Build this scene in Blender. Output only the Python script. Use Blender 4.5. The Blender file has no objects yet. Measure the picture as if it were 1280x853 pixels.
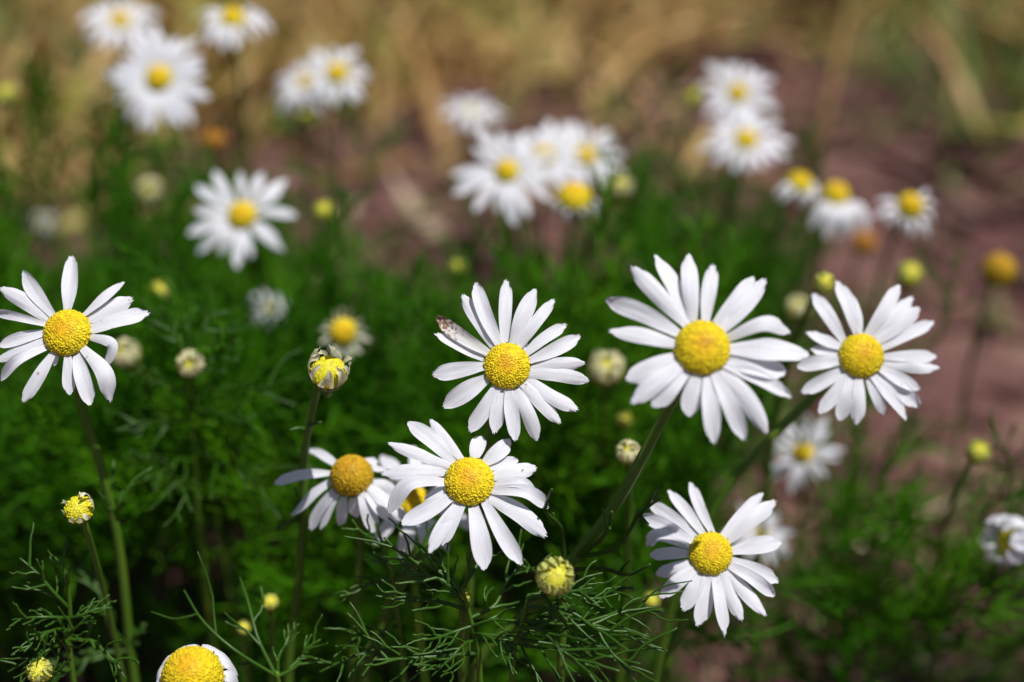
import bpy, math, random
import numpy as np
from mathutils import Vector, Matrix

random.seed(7)
rng = np.random.default_rng(7)
scene = bpy.context.scene
COL = scene.collection

# ---------------------------------------------------------------- camera, sky, sun, exposure
PITCH = math.radians(28.0)
CAM = np.array([0.0, 0.0, 0.435])
FOCAL_PX = 35.0 / 23.5 * 1280.0
FOCUS = 0.383
cam_data = bpy.data.cameras.new("camera")
cam = bpy.data.objects.new("camera", cam_data)
COL.objects.link(cam)
cam.location = CAM
cam.rotation_euler = (math.radians(90) - PITCH, 0, 0)
cam_data.lens = 35.0
cam_data.sensor_width = 23.5
cam_data.clip_start = 0.01
cam_data.clip_end = 500
cam_data.dof.use_dof = True
cam_data.dof.focus_distance = FOCUS
cam_data.dof.aperture_fstop = 3.1
scene.camera = cam

SUN_DIR = np.array([0.30, -0.20, 0.93])          # towards the sun
SUN_DIR /= np.linalg.norm(SUN_DIR)
world = bpy.data.worlds.new("World")
scene.world = world
world.use_nodes = True
wn = world.node_tree.nodes
sky = wn.new("ShaderNodeTexSky")
sky.sky_type = 'NISHITA'
sky.sun_disc = False
sky.sun_elevation = math.asin(SUN_DIR[2])
sky.sun_rotation = math.atan2(SUN_DIR[0], SUN_DIR[1])
bg = wn["Background"]
bg.inputs["Strength"].default_value = 0.055
world.node_tree.links.new(sky.outputs[0], bg.inputs[0])
sun_data = bpy.data.lights.new("sun", 'SUN')
sun_data.energy = 5.0
sun_data.angle = math.radians(0.5)
sun_data.color = (1.0, 0.97, 0.94)
sun = bpy.data.objects.new("sun", sun_data)
COL.objects.link(sun)
sun.rotation_euler = Vector(SUN_DIR).to_track_quat('Z', 'Y').to_euler()
sun.location = (1, 0, 3)
scene.view_settings.view_transform = 'Standard'
scene.view_settings.look = 'None'
scene.view_settings.exposure = 0.10
scene.view_settings.gamma = 1.0
scene.cycles.use_denoising = True
scene.cycles.max_bounces = 6
scene.cycles.transmission_bounces = 4
scene.cycles.diffuse_bounces = 3

RIGHT = np.array([1.0, 0, 0])
UP = np.array([0, math.sin(PITCH), math.cos(PITCH)])
FWD = np.array([0, math.cos(PITCH), -math.sin(PITCH)])


def ray(px, py):
    return FWD + (px - 640) / FOCAL_PX * RIGHT - (py - 426.5) / FOCAL_PX * UP


def at(px, py, d):
    return CAM + d * ray(px, py)


def at_y(px, py, y):
    r = ray(px, py)
    return CAM + r * (y / r[1])


def on_plane(px, py, p0, n):
    r = ray(px, py)
    return CAM + r * (np.dot(p0 - CAM, n) / np.dot(r, n))


def project(p):
    v = p - CAM
    d = v @ FWD
    return 640 + FOCAL_PX * (v @ RIGHT) / d, 426.5 - FOCAL_PX * (v @ UP) / d, d


def unit(v):
    v = np.asarray(v, float)
    return v / max(1e-9, np.linalg.norm(v))


def camdir(x, y, z):
    """a direction given as right / up / towards the viewer"""
    return unit(x * RIGHT + y * UP - z * FWD)


# ---------------------------------------------------------------- materials
def new_mat(name):
    m = bpy.data.materials.new(name)
    m.use_nodes = True
    nt = m.node_tree
    return m, nt, nt.nodes, nt.links, nt.nodes["Principled BSDF"], nt.nodes["Material Output"]


def ramp(nodes, stops):
    r = nodes.new("ShaderNodeValToRGB")
    e = r.color_ramp.elements
    while len(e) < len(stops):
        e.new(0.5)
    for k, (p, c) in enumerate(stops):
        e[k].position = p
        e[k].color = (*c, 1)
    return r


def petal_material(name, tint=(0.80, 0.80, 0.85), stain=0.0, trans=0.30):
    m, nt, N, L, P, out = new_mat(name)
    uv = N.new("ShaderNodeTexCoord")
    mp = N.new("ShaderNodeMapping")
    mp.inputs["Scale"].default_value = (13, 1.1, 1)
    L.new(uv.outputs["UV"], mp.inputs[0])
    nz = N.new("ShaderNodeTexNoise")
    nz.inputs["Scale"].default_value = 2.4
    nz.inputs["Detail"].default_value = 3
    L.new(mp.outputs[0], nz.inputs["Vector"])
    bp = N.new("ShaderNodeBump")
    bp.inputs["Strength"].default_value = 0.42
    bp.inputs["Distance"].default_value = 0.0004
    L.new(nz.outputs["Fac"], bp.inputs["Height"])
    L.new(bp.outputs[0], P.inputs["Normal"])
    # thin greyish veins, slight wear
    rv = ramp(N, [(0.34, tuple(0.85 * c for c in tint)), (0.54, tint)])
    L.new(nz.outputs["Fac"], rv.inputs[0])
    sp = N.new("ShaderNodeTexNoise")
    sp.inputs["Scale"].default_value = 420
    sp.inputs["Detail"].default_value = 2
    L.new(uv.outputs["Object"], sp.inputs["Vector"])
    rs = ramp(N, [(0.735, (0, 0, 0)), (0.76, (1, 1, 1))])
    L.new(sp.outputs["Fac"], rs.inputs[0])
    mx = N.new("ShaderNodeMixRGB")
    mx.inputs[2].default_value = (0.45, 0.36, 0.24, 1)
    L.new(rs.outputs[0], mx.inputs[0])
    L.new(rv.outputs[0], mx.inputs[1])
    col = mx.outputs[0]
    if stain:
        sx = N.new("ShaderNodeSeparateXYZ")
        L.new(uv.outputs["UV"], sx.inputs[0])
        n2 = N.new("ShaderNodeTexNoise")
        n2.inputs["Scale"].default_value = 6
        n2.inputs["Detail"].default_value = 4
        m3 = N.new("ShaderNodeMapping")
        m3.inputs["Scale"].default_value = (0.7, 2.4, 1)
        L.new(uv.outputs["UV"], m3.inputs[0])
        L.new(m3.outputs[0], n2.inputs["Vector"])
        ad = N.new("ShaderNodeMath"); ad.operation = 'MULTIPLY_ADD'
        ad.inputs[1].default_value = 0.55
        L.new(sx.outputs["Y"], ad.inputs[0])
        L.new(n2.outputs["Fac"], ad.inputs[2])
        r2 = ramp(N, [(0.86, (0, 0, 0)), (0.95, (1, 1, 1))])
        L.new(ad.outputs[0], r2.inputs[0])
        m2 = N.new("ShaderNodeMixRGB")
        m2.inputs[2].default_value = (0.30, 0.17, 0.10, 1)
        L.new(r2.outputs[0], m2.inputs[0])
        L.new(col, m2.inputs[1])
        col = m2.outputs[0]
    L.new(col, P.inputs["Base Color"])
    P.inputs["Roughness"].default_value = 0.65
    P.inputs["Specular IOR Level"].default_value = 0.2
    tr = N.new("ShaderNodeBsdfTranslucent")
    L.new(col, tr.inputs["Color"])
    ms = N.new("ShaderNodeMixShader")
    ms.inputs[0].default_value = trans
    L.new(P.outputs[0], ms.inputs[1])
    L.new(tr.outputs[0], ms.inputs[2])
    L.new(ms.outputs[0], out.inputs["Surface"])
    return m


def disc_material(name, rim, mid, top):
    m, nt, N, L, P, out = new_mat(name)
    a = N.new("ShaderNodeAttribute")
    a.attribute_name = "ripeness"
    r = ramp(N, [(0.0, top), (0.35, mid), (1.0, rim)])
    L.new(a.outputs["Fac"], r.inputs[0])
    tc = N.new("ShaderNodeTexCoord")
    nz = N.new("ShaderNodeTexNoise")
    nz.inputs["Scale"].default_value = 900
    L.new(tc.outputs["Object"], nz.inputs["Vector"])
    hs = N.new("ShaderNodeHueSaturation")
    mr = N.new("ShaderNodeMapRange")
    mr.inputs["From Min"].default_value = 0.3
    mr.inputs["From Max"].default_value = 0.7
    mr.inputs["To Min"].default_value = 0.7
    mr.inputs["To Max"].default_value = 1.15
    L.new(nz.outputs["Fac"], mr.inputs["Value"])
    L.new(mr.outputs[0], hs.inputs["Value"])
    L.new(r.outputs[0], hs.inputs["Color"])
    L.new(hs.outputs[0], P.inputs["Base Color"])
    P.inputs["Roughness"].default_value = 0.6
    P.inputs["Specular IOR Level"].default_value = 0.25
    return m


def plant_material(name, dark, light, trans=0.2, scale=60, rough=0.42, island=False, clump=0, spec=0.35):
    m, nt, N, L, P, out = new_mat(name)
    if island:
        g = N.new("ShaderNodeNewGeometry")
        fac = g.outputs["Random Per Island"]
        if clump:
            cn = N.new("ShaderNodeTexNoise")
            cn.inputs["Scale"].default_value = clump
            cn.inputs["Detail"].default_value = 2
            L.new(N.new("ShaderNodeTexCoord").outputs["Object"], cn.inputs["Vector"])
            a1 = N.new("ShaderNodeMapRange")
            a1.inputs["From Min"].default_value = 0.32
            a1.inputs["From Max"].default_value = 0.68
            L.new(cn.outputs["Fac"], a1.inputs["Value"])
            a2 = N.new("ShaderNodeMix")
            a2.inputs[0].default_value = 0.62
            L.new(fac, a2.inputs[2])
            L.new(a1.outputs[0], a2.inputs[3])
            fac = a2.outputs[0]
    else:
        tc = N.new("ShaderNodeTexCoord")
        nz = N.new("ShaderNodeTexNoise")
        nz.inputs["Scale"].default_value = scale
        nz.inputs["Detail"].default_value = 3
        L.new(tc.outputs["Object"], nz.inputs["Vector"])
        fac = nz.outputs["Fac"]
    r = ramp(N, [(0.25, dark), (0.75, light)]) if not isinstance(dark, list) else ramp(N, dark)
    L.new(fac, r.inputs[0])
    L.new(r.outputs[0], P.inputs["Base Color"])
    P.inputs["Roughness"].default_value = rough
    P.inputs["Specular IOR Level"].default_value = spec
    if trans:
        tr = N.new("ShaderNodeBsdfTranslucent")
        L.new(r.outputs[0], tr.inputs["Color"])
        ms = N.new("ShaderNodeMixShader")
        ms.inputs[0].default_value = trans
        L.new(P.outputs[0], ms.inputs[1])
        L.new(tr.outputs[0], ms.inputs[2])
        L.new(ms.outputs[0], out.inputs["Surface"])
    return m


M_PETAL = petal_material("white_petal")
M_PETAL_STAIN = petal_material("stained_petal", tint=(0.74, 0.72, 0.71), stain=1)
M_RAY_GREEN = petal_material("yellow_green_ray", tint=(0.56, 0.58, 0.16))
M_PETAL_CREAM = petal_material("cream_petal", tint=(0.78, 0.75, 0.46), trans=0.4)
M_PETAL_IVORY = petal_material("ivory_ray", tint=(0.86, 0.84, 0.66), trans=0.4)
M_DISC = disc_material("yellow_disc", (0.68, 0.54, 0.010), (0.70, 0.50, 0.009), (0.64, 0.34, 0.008))
M_DISC_LIME = disc_material("lime_yellow_disc", (0.60, 0.55, 0.02), (0.62, 0.55, 0.02), (0.55, 0.54, 0.05))
M_DISC_OCHRE = disc_material("ochre_disc", (0.50, 0.32, 0.010), (0.50, 0.29, 0.010), (0.46, 0.25, 0.01))
M_DISC_GREEN = disc_material("green_yellow_disc", (0.52, 0.52, 0.03), (0.55, 0.52, 0.05), (0.60, 0.55, 0.06))
M_DISC_BROWN = disc_material("brown_disc", (0.42, 0.19, 0.025), (0.44, 0.20, 0.025), (0.40, 0.17, 0.025))
M_STEM = plant_material("stem_green", [(0.2, (0.035, 0.095, 0.006)), (0.55, (0.075, 0.16, 0.012)), (0.72, (0.15, 0.17, 0.02)), (0.82, (0.16, 0.11, 0.02))], None, trans=0, scale=28)
M_BRACT = plant_material("bract_green", (0.10, 0.17, 0.025), (0.17, 0.26, 0.05), trans=0.15, scale=300)
M_LEAF = plant_material("leaf_green", (0.020, 0.068, 0.003), (0.050, 0.130, 0.008), trans=0.2, scale=50, rough=0.4, spec=0.4)
M_FOLIAGE = plant_material("foliage_green",
                           [(0.0, (0.021, 0.100, 0.001)), (0.5, (0.044, 0.175, 0.0015)), (0.88, (0.095, 0.26, 0.004)),
                            (1.0, (0.20, 0.24, 0.03))], None, trans=0.3, island=True, rough=0.5, spec=0.15, clump=9)
M_DRY = plant_material("dry_grass",
                       [(0.0, (0.32, 0.17, 0.055)), (0.35, (0.46, 0.29, 0.10)), (0.6, (0.56, 0.38, 0.16)),
                        (0.75, (0.27, 0.28, 0.04)), (1.0, (0.40, 0.42, 0.09))], None, trans=0.2, island=True, rough=0.6, clump=7.0)
M_GRASS = plant_material("green_grass", [(0.0, (0.09, 0.16, 0.03)), (0.6, (0.16, 0.25, 0.06)), (1.0, (0.26, 0.30, 0.09))], None, trans=0.3, island=True, rough=0.55, spec=0.2)
M_LITTER = plant_material("straw_litter",
                          [(0.0, (0.06, 0.025, 0.025)), (0.35, (0.12, 0.055, 0.05)), (0.6, (0.22, 0.12, 0.085)), (0.8, (0.11, 0.11, 0.035)),
                           (1.0, (0.38, 0.28, 0.19))], None, trans=0.0, island=True, rough=0.7)


def ground_material():
    m, nt, N, L, P, out = new_mat("reddish_soil")
    tc = N.new("ShaderNodeTexCoord")
    n1 = N.new("ShaderNodeTexNoise")
    n1.inputs["Scale"].default_value = 9
    n1.inputs["Detail"].default_value = 8
    n1.inputs["Roughness"].default_value = 0.65
    L.new(tc.outputs["Object"], n1.inputs["Vector"])
    r1 = ramp(N, [(0.36, (0.040, 0.018, 0.017)), (0.46, (0.110, 0.050, 0.045)), (0.54, (0.130, 0.064, 0.056)), (0.66, (0.185, 0.110, 0.085))])
    L.new(n1.outputs["Fac"], r1.inputs[0])
    n2 = N.new("ShaderNodeTexNoise")
    n2.inputs["Scale"].default_value = 140
    n2.inputs["Detail"].default_value = 5
    L.new(tc.outputs["Object"], n2.inputs["Vector"])
    mx = N.new("ShaderNodeMixRGB")
    mx.blend_type = 'OVERLAY'
    mx.inputs[0].default_value = 0.55
    L.new(r1.outputs[0], mx.inputs[1])
    L.new(n2.outputs["Fac"], mx.inputs[2])
    L.new(mx.outputs[0], P.inputs["Base Color"])
    P.inputs["Roughness"].default_value = 0.9
    P.inputs["Specular IOR Level"].default_value = 0.15
    bp = N.new("ShaderNodeBump")
    bp.inputs["Strength"].default_value = 0.8
    bp.inputs["Distance"].default_value = 0.004
    L.new(n2.outputs["Fac"], bp.inputs["Height"])
    L.new(bp.outputs[0], P.inputs["Normal"])
    return m


M_GROUND = ground_material()


# ---------------------------------------------------------------- mesh helpers
class MB:
    """collects vertices and faces of ONE mesh object"""
    def __init__(self):
        self.v, self.f, self.uv, self.att, self.n = [], [], [], [], 0

    def add(self, verts, faces, uv=None, att=None):
        verts = np.asarray(verts, float)
        self.v.append(verts)
        self.f += [tuple(i + self.n for i in f) for f in faces]
        self.uv.append(np.zeros((len(verts), 2)) if uv is None else np.asarray(uv))
        self.att.append(np.zeros(len(verts)) if att is None else np.asarray(att))
        self.n += len(verts)

    def build(self, name, mat, parent=None, origin=None):
        v = np.concatenate(self.v)
        o = np.zeros(3) if origin is None else np.asarray(origin)
        me = bpy.data.meshes.new(name)
        me.from_pydata((v - o).tolist(), [], self.f)
        uv = np.concatenate(self.uv)
        lay = me.uv_layers.new(name="UVMap")
        idx = np.empty(len(me.loops), dtype=np.int32)
        me.loops.foreach_get("vertex_index", idx)
        lay.data.foreach_set("uv", uv[idx].astype(np.float32).ravel())
        at_ = me.attributes.new("ripeness", 'FLOAT', 'POINT')
        at_.data.foreach_set("value", np.concatenate(self.att).astype(np.float32))
        me.polygons.foreach_set("use_smooth", np.ones(len(me.polygons), dtype=bool))
        me.materials.append(mat)
        ob = bpy.data.objects.new(name, me)
        COL.objects.link(ob)
        if parent is not None:
            ob.parent = parent
        return ob


def thing(name, loc, label, cat, group=None):
    o = bpy.data.objects.new(name, None)
    o.empty_display_size = 0.01
    COL.objects.link(o)
    o.location = loc
    o["label"] = label
    o["category"] = cat
    if group:
        o["group"] = group
    return o


def spline(pts, n):
    """Catmull-Rom through the points, n samples"""
    p = np.asarray(pts, float)
    if len(p) == 2:
        t = np.linspace(0, 1, n)[:, None]
        return p[0] * (1 - t) + p[1] * t
    q = np.vstack([2 * p[0] - p[1], p, 2 * p[-1] - p[-2]])
    seg = len(p) - 1
    out = []
    for s in np.linspace(0, seg - 1e-6, n):
        i = int(s); t = s - i
        a, b, c, d = q[i], q[i + 1], q[i + 2], q[i + 3]
        out.append(0.5 * ((2 * b) + (c - a) * t + (2 * a - 5 * b + 4 * c - d) * t * t + (3 * b - a - 3 * c + d) * t ** 3))
    return np.array(out)


def bez(p0, p1, p2, p3, n):
    t = np.linspace(0, 1, n)[:, None]
    return (1 - t) ** 3 * p0 + 3 * (1 - t) ** 2 * t * p1 + 3 * (1 - t) * t * t * p2 + t ** 3 * p3


def tube_arrays(path, r0, r1, sides=4, ridge=0.0, flat=1.0):
    path = np.asarray(path)
    n = len(path)
    tan = np.gradient(path, axis=0)
    tan /= np.maximum(1e-9, np.linalg.norm(tan, axis=1))[:, None]
    ref = np.array([0.3, 0.2, 1.0]) if abs(tan[:, 2]).mean() < 0.8 else np.array([1.0, 0.25, 0.1])
    a = np.cross(tan, ref)
    a /= np.maximum(1e-9, np.linalg.norm(a, axis=1))[:, None]
    b = np.cross(a, tan)
    rr = np.linspace(r0, r1, n)
    ang = np.arange(sides) * 2 * math.pi / sides
    rad = 1 + ridge * (np.arange(sides) % 2)
    v = path[:, None, :] + rr[:, None, None] * rad[None, :, None] * (
        np.cos(ang)[None, :, None] * a[:, None, :] + flat * np.sin(ang)[None, :, None] * b[:, None, :])
    v = v.reshape(-1, 3)
    f = []
    for i in range(n - 1):
        for k in range(sides):
            k2 = (k + 1) % sides
            f.append((i * sides + k, i * sides + k2, (i + 1) * sides + k2, (i + 1) * sides + k))
    v = np.vstack([v, path[-1:] + tan[-1:] * r1 * 0.8])
    tip = len(v) - 1
    for k in range(sides):
        f.append(((n - 1) * sides + k, (n - 1) * sides + (k + 1) % sides, tip))
    return v, f


PROF_T = [0, 0.12, 0.3, 0.5, 0.68, 0.82, 0.92, 1.0]
PROF_W = [0.46, 0.60, 0.84, 0.98, 1.0, 0.90, 0.74, 0.42]


def petal_arrays(ctrl, up, width, hero=True, twist=0.0, cup=0.1, notch=0.02, r=random):
    NL, NU = (16, 9) if hero else (9, 5)
    path = spline(ctrl, NL) if len(ctrl) != 4 else bez(*[np.asarray(c) for c in ctrl], NL)
    tan = np.gradient(path, axis=0)
    tan /= np.maximum(1e-9, np.linalg.norm(tan, axis=1))[:, None]
    L = np.linalg.norm(np.diff(path, axis=0), axis=1).sum()
    t = np.linspace(0, 1, NL)
    side = np.cross(tan, np.asarray(up)[None, :])
    side /= np.maximum(1e-9, np.linalg.norm(side, axis=1))[:, None]
    nrm = np.cross(side, tan)
    # keep frames continuous where the petal curls over
    for i in range(1, NL):
        if side[i] @ side[i - 1] < 0:
            side[i] *= -1; nrm[i] *= -1
    tw = twist * t
    s2 = side * np.cos(tw)[:, None] + nrm * np.sin(tw)[:, None]
    n2 = -side * np.sin(tw)[:, None] + nrm * np.cos(tw)[:, None]
    w = np.interp(t, PROF_T, PROF_W) * width / 2
    ph = r.uniform(0, 6.28)
    w = w * (1 + 0.05 * np.sin(5 * t + ph))
    lop = r.uniform(-0.12, 0.12)
    u = np.linspace(-1, 1, NU)
    k = np.clip((t - 0.72) / 0.28, 0, 1)[:, None] ** 1.6
    lph = r.uniform(-0.6, 0.6)
    dl = k * L * (-0.05 * u[None, :] ** 2 + lop * 0.25 * u[None, :] + notch * np.cos(3 * math.pi * u[None, :] + lph))
    z = width * (cup * (u[None, :] ** 2 - 0.3) * np.sin(math.pi * np.clip(t, 0.06, 1) * 0.75)[:, None]
                 - 0.015 * np.cos(2.5 * math.pi * u)[None, :] * (0.3 + 0.7 * t[:, None]))
    edge = 0.05 * width * np.sin(9 * t[:, None] + ph + 2 * u[None, :]) * np.abs(u[None, :]) ** 2
    z = z + edge
    v = (path[:, None, :] + s2[:, None, :] * (w[:, None] * u[None, :])[:, :, None]
         + tan[:, None, :] * dl[:, :, None] + n2[:, None, :] * z[:, :, None]).reshape(-1, 3)
    f = [(i * NU + j, i * NU + j + 1, (i + 1) * NU + j + 1, (i + 1) * NU + j) for i in range(NL - 1) for j in range(NU - 1)]
    uu, tt = np.meshgrid(u * 0.5 + 0.5, t)
    return v, f, np.stack([uu.ravel(), tt.ravel()], 1)


def frame(n):
    n = unit(n)
    ref = np.array([0, 0, 1.0]) if abs(n[2]) < 0.9 else np.array([0, 1.0, 0])
    a = unit(np.cross(ref, n))
    b = np.cross(n, a)
    return a, b, n


def disc_mesh(C, n, R, H, hero, ragged=0.0):
    """domed head crowded with tiny florets"""
    a, b, n = frame(n)
    mb = MB()
    rings, seg = (12, 36) if hero else (7, 18)
    vs, fs, at_ = [], [], []
    for i in range(rings + 1):
        th = math.pi / 2 * i / rings
        r, z = R * math.sin(th), H * math.cos(th)
        for k in range(seg):
            p = 2 * math.pi * k / seg
            vs.append(C + a * r * math.cos(p) + b * r * math.sin(p) + n * z)
            at_.append(math.sin(th) ** 1.6)
    for i in range(rings):
        for k in range(seg):
            k2 = (k + 1) % seg
            fs.append((i * seg + k, (i + 1) * seg + k, (i + 1) * seg + k2, i * seg + k2))
    mb.add(vs, fs, att=at_)
    off = np.array([random.uniform(-0.22, 0.22), random.uniform(0.05, 0.32)])
    N = 640 if hero else 120
    sides = 6 if hero else 5
    for k in range(N):
        q = (k + 0.5) / N
        # even spread over the ellipsoid cap
        r_ = math.sqrt(q) if H < R else min(1, q ** 0.56)
        z_ = math.sqrt(max(0, 1 - r_ * r_))
        p = k * 2.399963 + random.gauss(0, 0.05) / max(0.25, r_)
        r_ = min(1.0, max(0.01, r_ + random.gauss(0, 0.012)))
        z_ = math.sqrt(max(0, 1 - r_ * r_))
        d = a * math.cos(p) + b * math.sin(p)
        P = C + d * R * r_ + n * H * z_
        nn = unit(d * r_ / R + n * (z_ / H + 1e-4))
        fa, fb, fn = frame(nn)
        s = R * (0.043 if hero else 0.10) * (0.62 + 0.5 * r_) * random.uniform(0.72, 1.22)
        hgt = s * (0.9 + 0.8 * r_ * random.random())
        ring0 = [P + (fa * math.cos(6.283 * j / sides) + fb * math.sin(6.283 * j / sides)) * s - fn * s * 0.3 for j in range(sides)]
        ring1 = [P + (fa * math.cos(6.283 * j / sides) + fb * math.sin(6.283 * j / sides)) * s * 0.8 + fn * hgt * 0.6 for j in range(sides)]
        top = [P + fn * hgt * (0.85 if r_ < 0.5 else 0.5)]
        fc = [(j, (j + 1) % sides, sides + (j + 1) % sides, sides + j) for j in range(sides)]
        fc += [(sides + j, sides + (j + 1) % sides, 2 * sides) for j in range(sides)]
        mb.add(ring0 + ring1 + top, fc, att=[min(1, max(0, np.hypot(r_ * math.cos(p) - off[0], r_ * math.sin(p) - off[1]) ** 1.4 * 1.15 + random.uniform(-0.13, 0.13)))] * (2 * sides + 1))
    return mb


def bract_mesh(C, n, R, depth, stem_r, count=16, flare=0.0):
    """green cup of overlapping bracts under the head"""
    a, b, n = frame(n)
    mb = MB()
    seg = 20
    prof = [(stem_r, -depth), (R * 0.45, -depth * 0.86), (R * 0.78, -depth * 0.55), (R * 0.95, -depth * 0.15), (R * 0.93, 0.02 * R)]
    vs = [C + (a * math.cos(6.2832 * k / seg) + b * math.sin(6.2832 * k / seg)) * r + n * z for r, z in prof for k in range(seg)]
    fs = [(i * seg + k, i * seg + (k + 1) % seg, (i + 1) * seg + (k + 1) % seg, (i + 1) * seg + k) for i in range(len(prof) - 1) for k in range(seg)]
    mb.add(vs, fs)
    for k in range(count):
        p = 6.2832 * (k + random.uniform(-0.2, 0.2)) / count
        d = a * math.cos(p) + b * math.sin(p)
        ctrl = [C + d * R * 0.5 - n * depth * 0.84, C + d * R * 0.86 - n * depth * 0.5, C + d * R * (1.02 + flare) + n * R * 0.06]
        v, f, uv = petal_arrays(ctrl, unit(d + n * 0.3), R * 0.36, hero=False, cup=-0.1, notch=0)
        mb.add(v, f)
    return mb


# ---------------------------------------------------------------- feathery leaves
def leaf_mesh(mb, p0, p1, up=(0, 0, 1), bow=0.15, lobes=10, lobe_len=0.34, r0=0.0006, sides=5, rnd=random, fork=True, start=0.15, sparse=False):
    """thread-like twice divided leaf from p0 to p1"""
    p0, p1, up = np.asarray(p0, float), np.asarray(p1, float), unit(up)
    L = np.linalg.norm(p1 - p0)
    ax = unit(p1 - p0)
    sd = np.cross(ax, up)
    sd = unit(sd) if np.linalg.norm(sd) > 0.05 else unit(np.cross(ax, [1, 0.2, 0]))
    nn = np.cross(sd, ax)
    wob = rnd.uniform(-0.08, 0.08) * L
    path = spline([p0, p0 + ax * L * 0.35 + nn * bow * L + sd * wob, p0 + ax * L * 0.7 + nn * bow * L * 0.8 - sd * wob * 0.5, p1], 12)
    v, f = tube_arrays(path, r0 * 1.15, r0 * 0.6, sides)
    mb.add(v, f)
    for k in range(lobes):
        q = start + (0.95 - start) * (k + rnd.uniform(-0.3, 0.3)) / lobes
        q = min(0.97, max(0.05, q))
        i = int(q * 11); base = path[i] * (1 - (q * 11 - i)) + path[min(11, i + 1)] * (q * 11 - i)
        s = 1 if k % 2 else -1
        ll = L * lobe_len * rnd.uniform(0.55, 1.1) * (1.0 - 0.55 * abs(q - 0.45))
        d = unit(ax * rnd.uniform(0.5, 1.3) + sd * s * rnd.uniform(0.2, 1.0) + nn * rnd.uniform(-0.6, 0.8))
        d2 = unit(d + ax * rnd.uniform(0.1, 0.9) + nn * rnd.uniform(-0.5, 0.6) + sd * rnd.uniform(-0.5, 0.5))
        pa = spline([base, base + d * ll * 0.5, base + d * ll * 0.5 + d2 * ll * 0.5], 8 if sparse else 5)
        if sparse:
            pa[1:] += np.array([[rnd.gauss(0, 0.00012) for _ in range(3)] for _ in range(len(pa) - 1)])
        v, f = tube_arrays(pa, r0 * rnd.uniform(0.7, 1.0), r0 * rnd.uniform(0.3, 0.55), sides)
        mb.add(v, f)
        if fork:
            for j in range(rnd.choice([0, 0, 1]) if sparse else rnd.choice([1, 2, 2])):
                t_ = rnd.uniform(0.3, 0.7)
                bb = base + d * ll * t_ * 0.9
                e = unit(d + sd * rnd.uniform(-0.9, 0.9) + nn * rnd.uniform(-0.7, 0.9))
                l2 = ll * rnd.uniform(0.3, 0.55)
                pa2 = spline([bb, bb + e * l2 * 0.55, bb + e * l2 * 0.75 + d2 * l2 * 0.3], 4)
                v, f = tube_arrays(pa2, r0 * 0.75, r0 * 0.45, sides)
                mb.add(v, f)


# ---------------------------------------------------------------- ground
def height(x, y):
    return (0.004 * np.sin(7.1 * x + 2.3 * y) * np.cos(5.3 * y - 1.7 * x) + 0.0025 * np.sin(23 * x - 11 * y) * np.sin(19 * y + 5 * x)
            + 0.0012 * np.sin(61 * x + 37 * y) * np.cos(53 * y - 31 * x))


def make_ground():
    t = np.linspace(-1, 1, 241)
    xs = np.sign(t) * (np.abs(t) * 1.4 + np.abs(t) ** 9 * 78)
    ys = 0.9 + np.sign(t) * (np.abs(t) * 1.4 + np.abs(t) ** 9 * 78)
    X, Y = np.meshgrid(xs, ys)
    fade = np.exp(-((X / 4) ** 2 + ((Y - 0.9) / 4) ** 2))
    v = np.stack([X.ravel(), Y.ravel(), (height(X, Y) * fade).ravel()], 1)
    n = len(t)
    f = [(i * n + j, i * n + j + 1, (i + 1) * n + j + 1, (i + 1) * n + j) for i in range(n - 1) for j in range(n - 1)]
    mb = MB(); mb.add(v, f)
    g = mb.build("ground", M_GROUND)
    g["kind"] = "structure"
    g["label"] = "bare reddish brown soil between the daisies and the dry grass"


make_ground()


def mesh_from_instances(name, protos, picks, mats, material):
    """one mesh out of many transformed copies of prototype arrays (uncountable growth only)"""
    V, F, n = [], [], 0
    for i, M in zip(picks, mats):
        v, f = protos[i]
        V.append(v @ M[:3, :3].T + M[:3, 3])
        F.append(f + n)
        n += len(v)
    V = np.concatenate(V).astype(np.float32); F = np.concatenate(F).astype(np.int32)
    me = bpy.data.meshes.new(name)
    me.vertices.add(len(V)); me.vertices.foreach_set("co", V.ravel())
    me.loops.add(F.size); me.loops.foreach_set("vertex_index", F.ravel())
    me.polygons.add(len(F)); me.polygons.foreach_set("loop_start", np.arange(0, F.size, 4, dtype=np.int32))
    me.polygons.foreach_set("use_smooth", np.ones(len(F), dtype=bool))
    me.update(calc_edges=True)
    me.materials.append(material)
    ob = bpy.data.objects.new(name, me)
    COL.objects.link(ob)
    ob["kind"] = "stuff"
    return ob


def quads_only(mb):
    v = np.concatenate(mb.v)
    f = np.array([q if len(q) == 4 else (q[0], q[1], q[2], q[2]) for q in mb.f if len(q) == 4], dtype=np.int32)
    return v, f


def rot_to(z, spin):
    a, b, n = frame(z)
    c, s = math.cos(spin), math.sin(spin)
    return np.stack([a * c + b * s, -a * s + b * c, n], 1)


def blade_proto(L, w, bend):
    t = np.linspace(0, 1, 6)
    path = np.stack([bend * L * t ** 2, np.zeros(6), L * t * (1 - 0.25 * bend * t)], 1)
    ww = w * (1 - t ** 2.2) + 0.0002
    v = np.concatenate([np.stack([path[:, 0], path[:, 1] - ww / 2, path[:, 2]], 1),
                        np.stack([path[:, 0] + ww * 0.15, path[:, 1] + ww / 2, path[:, 2]], 1)])
    f = np.array([(i, i + 1, i + 7, i + 6) for i in range(5)], dtype=np.int32)
    return v, f


# ---------------------------------------------------------------- dry grass behind, straw litter on the soil
def edge_y(x):
    """front edge of the dry grass: it bows back round the bare patch at the right"""
    return 1.22 + 0.10 * math.sin(3.1 * x + 0.6) + 0.16 * math.exp(-((x - 0.33) / 0.16) ** 2) - 0.25 * math.exp(-((x + 0.5) / 0.2) ** 2)


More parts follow.
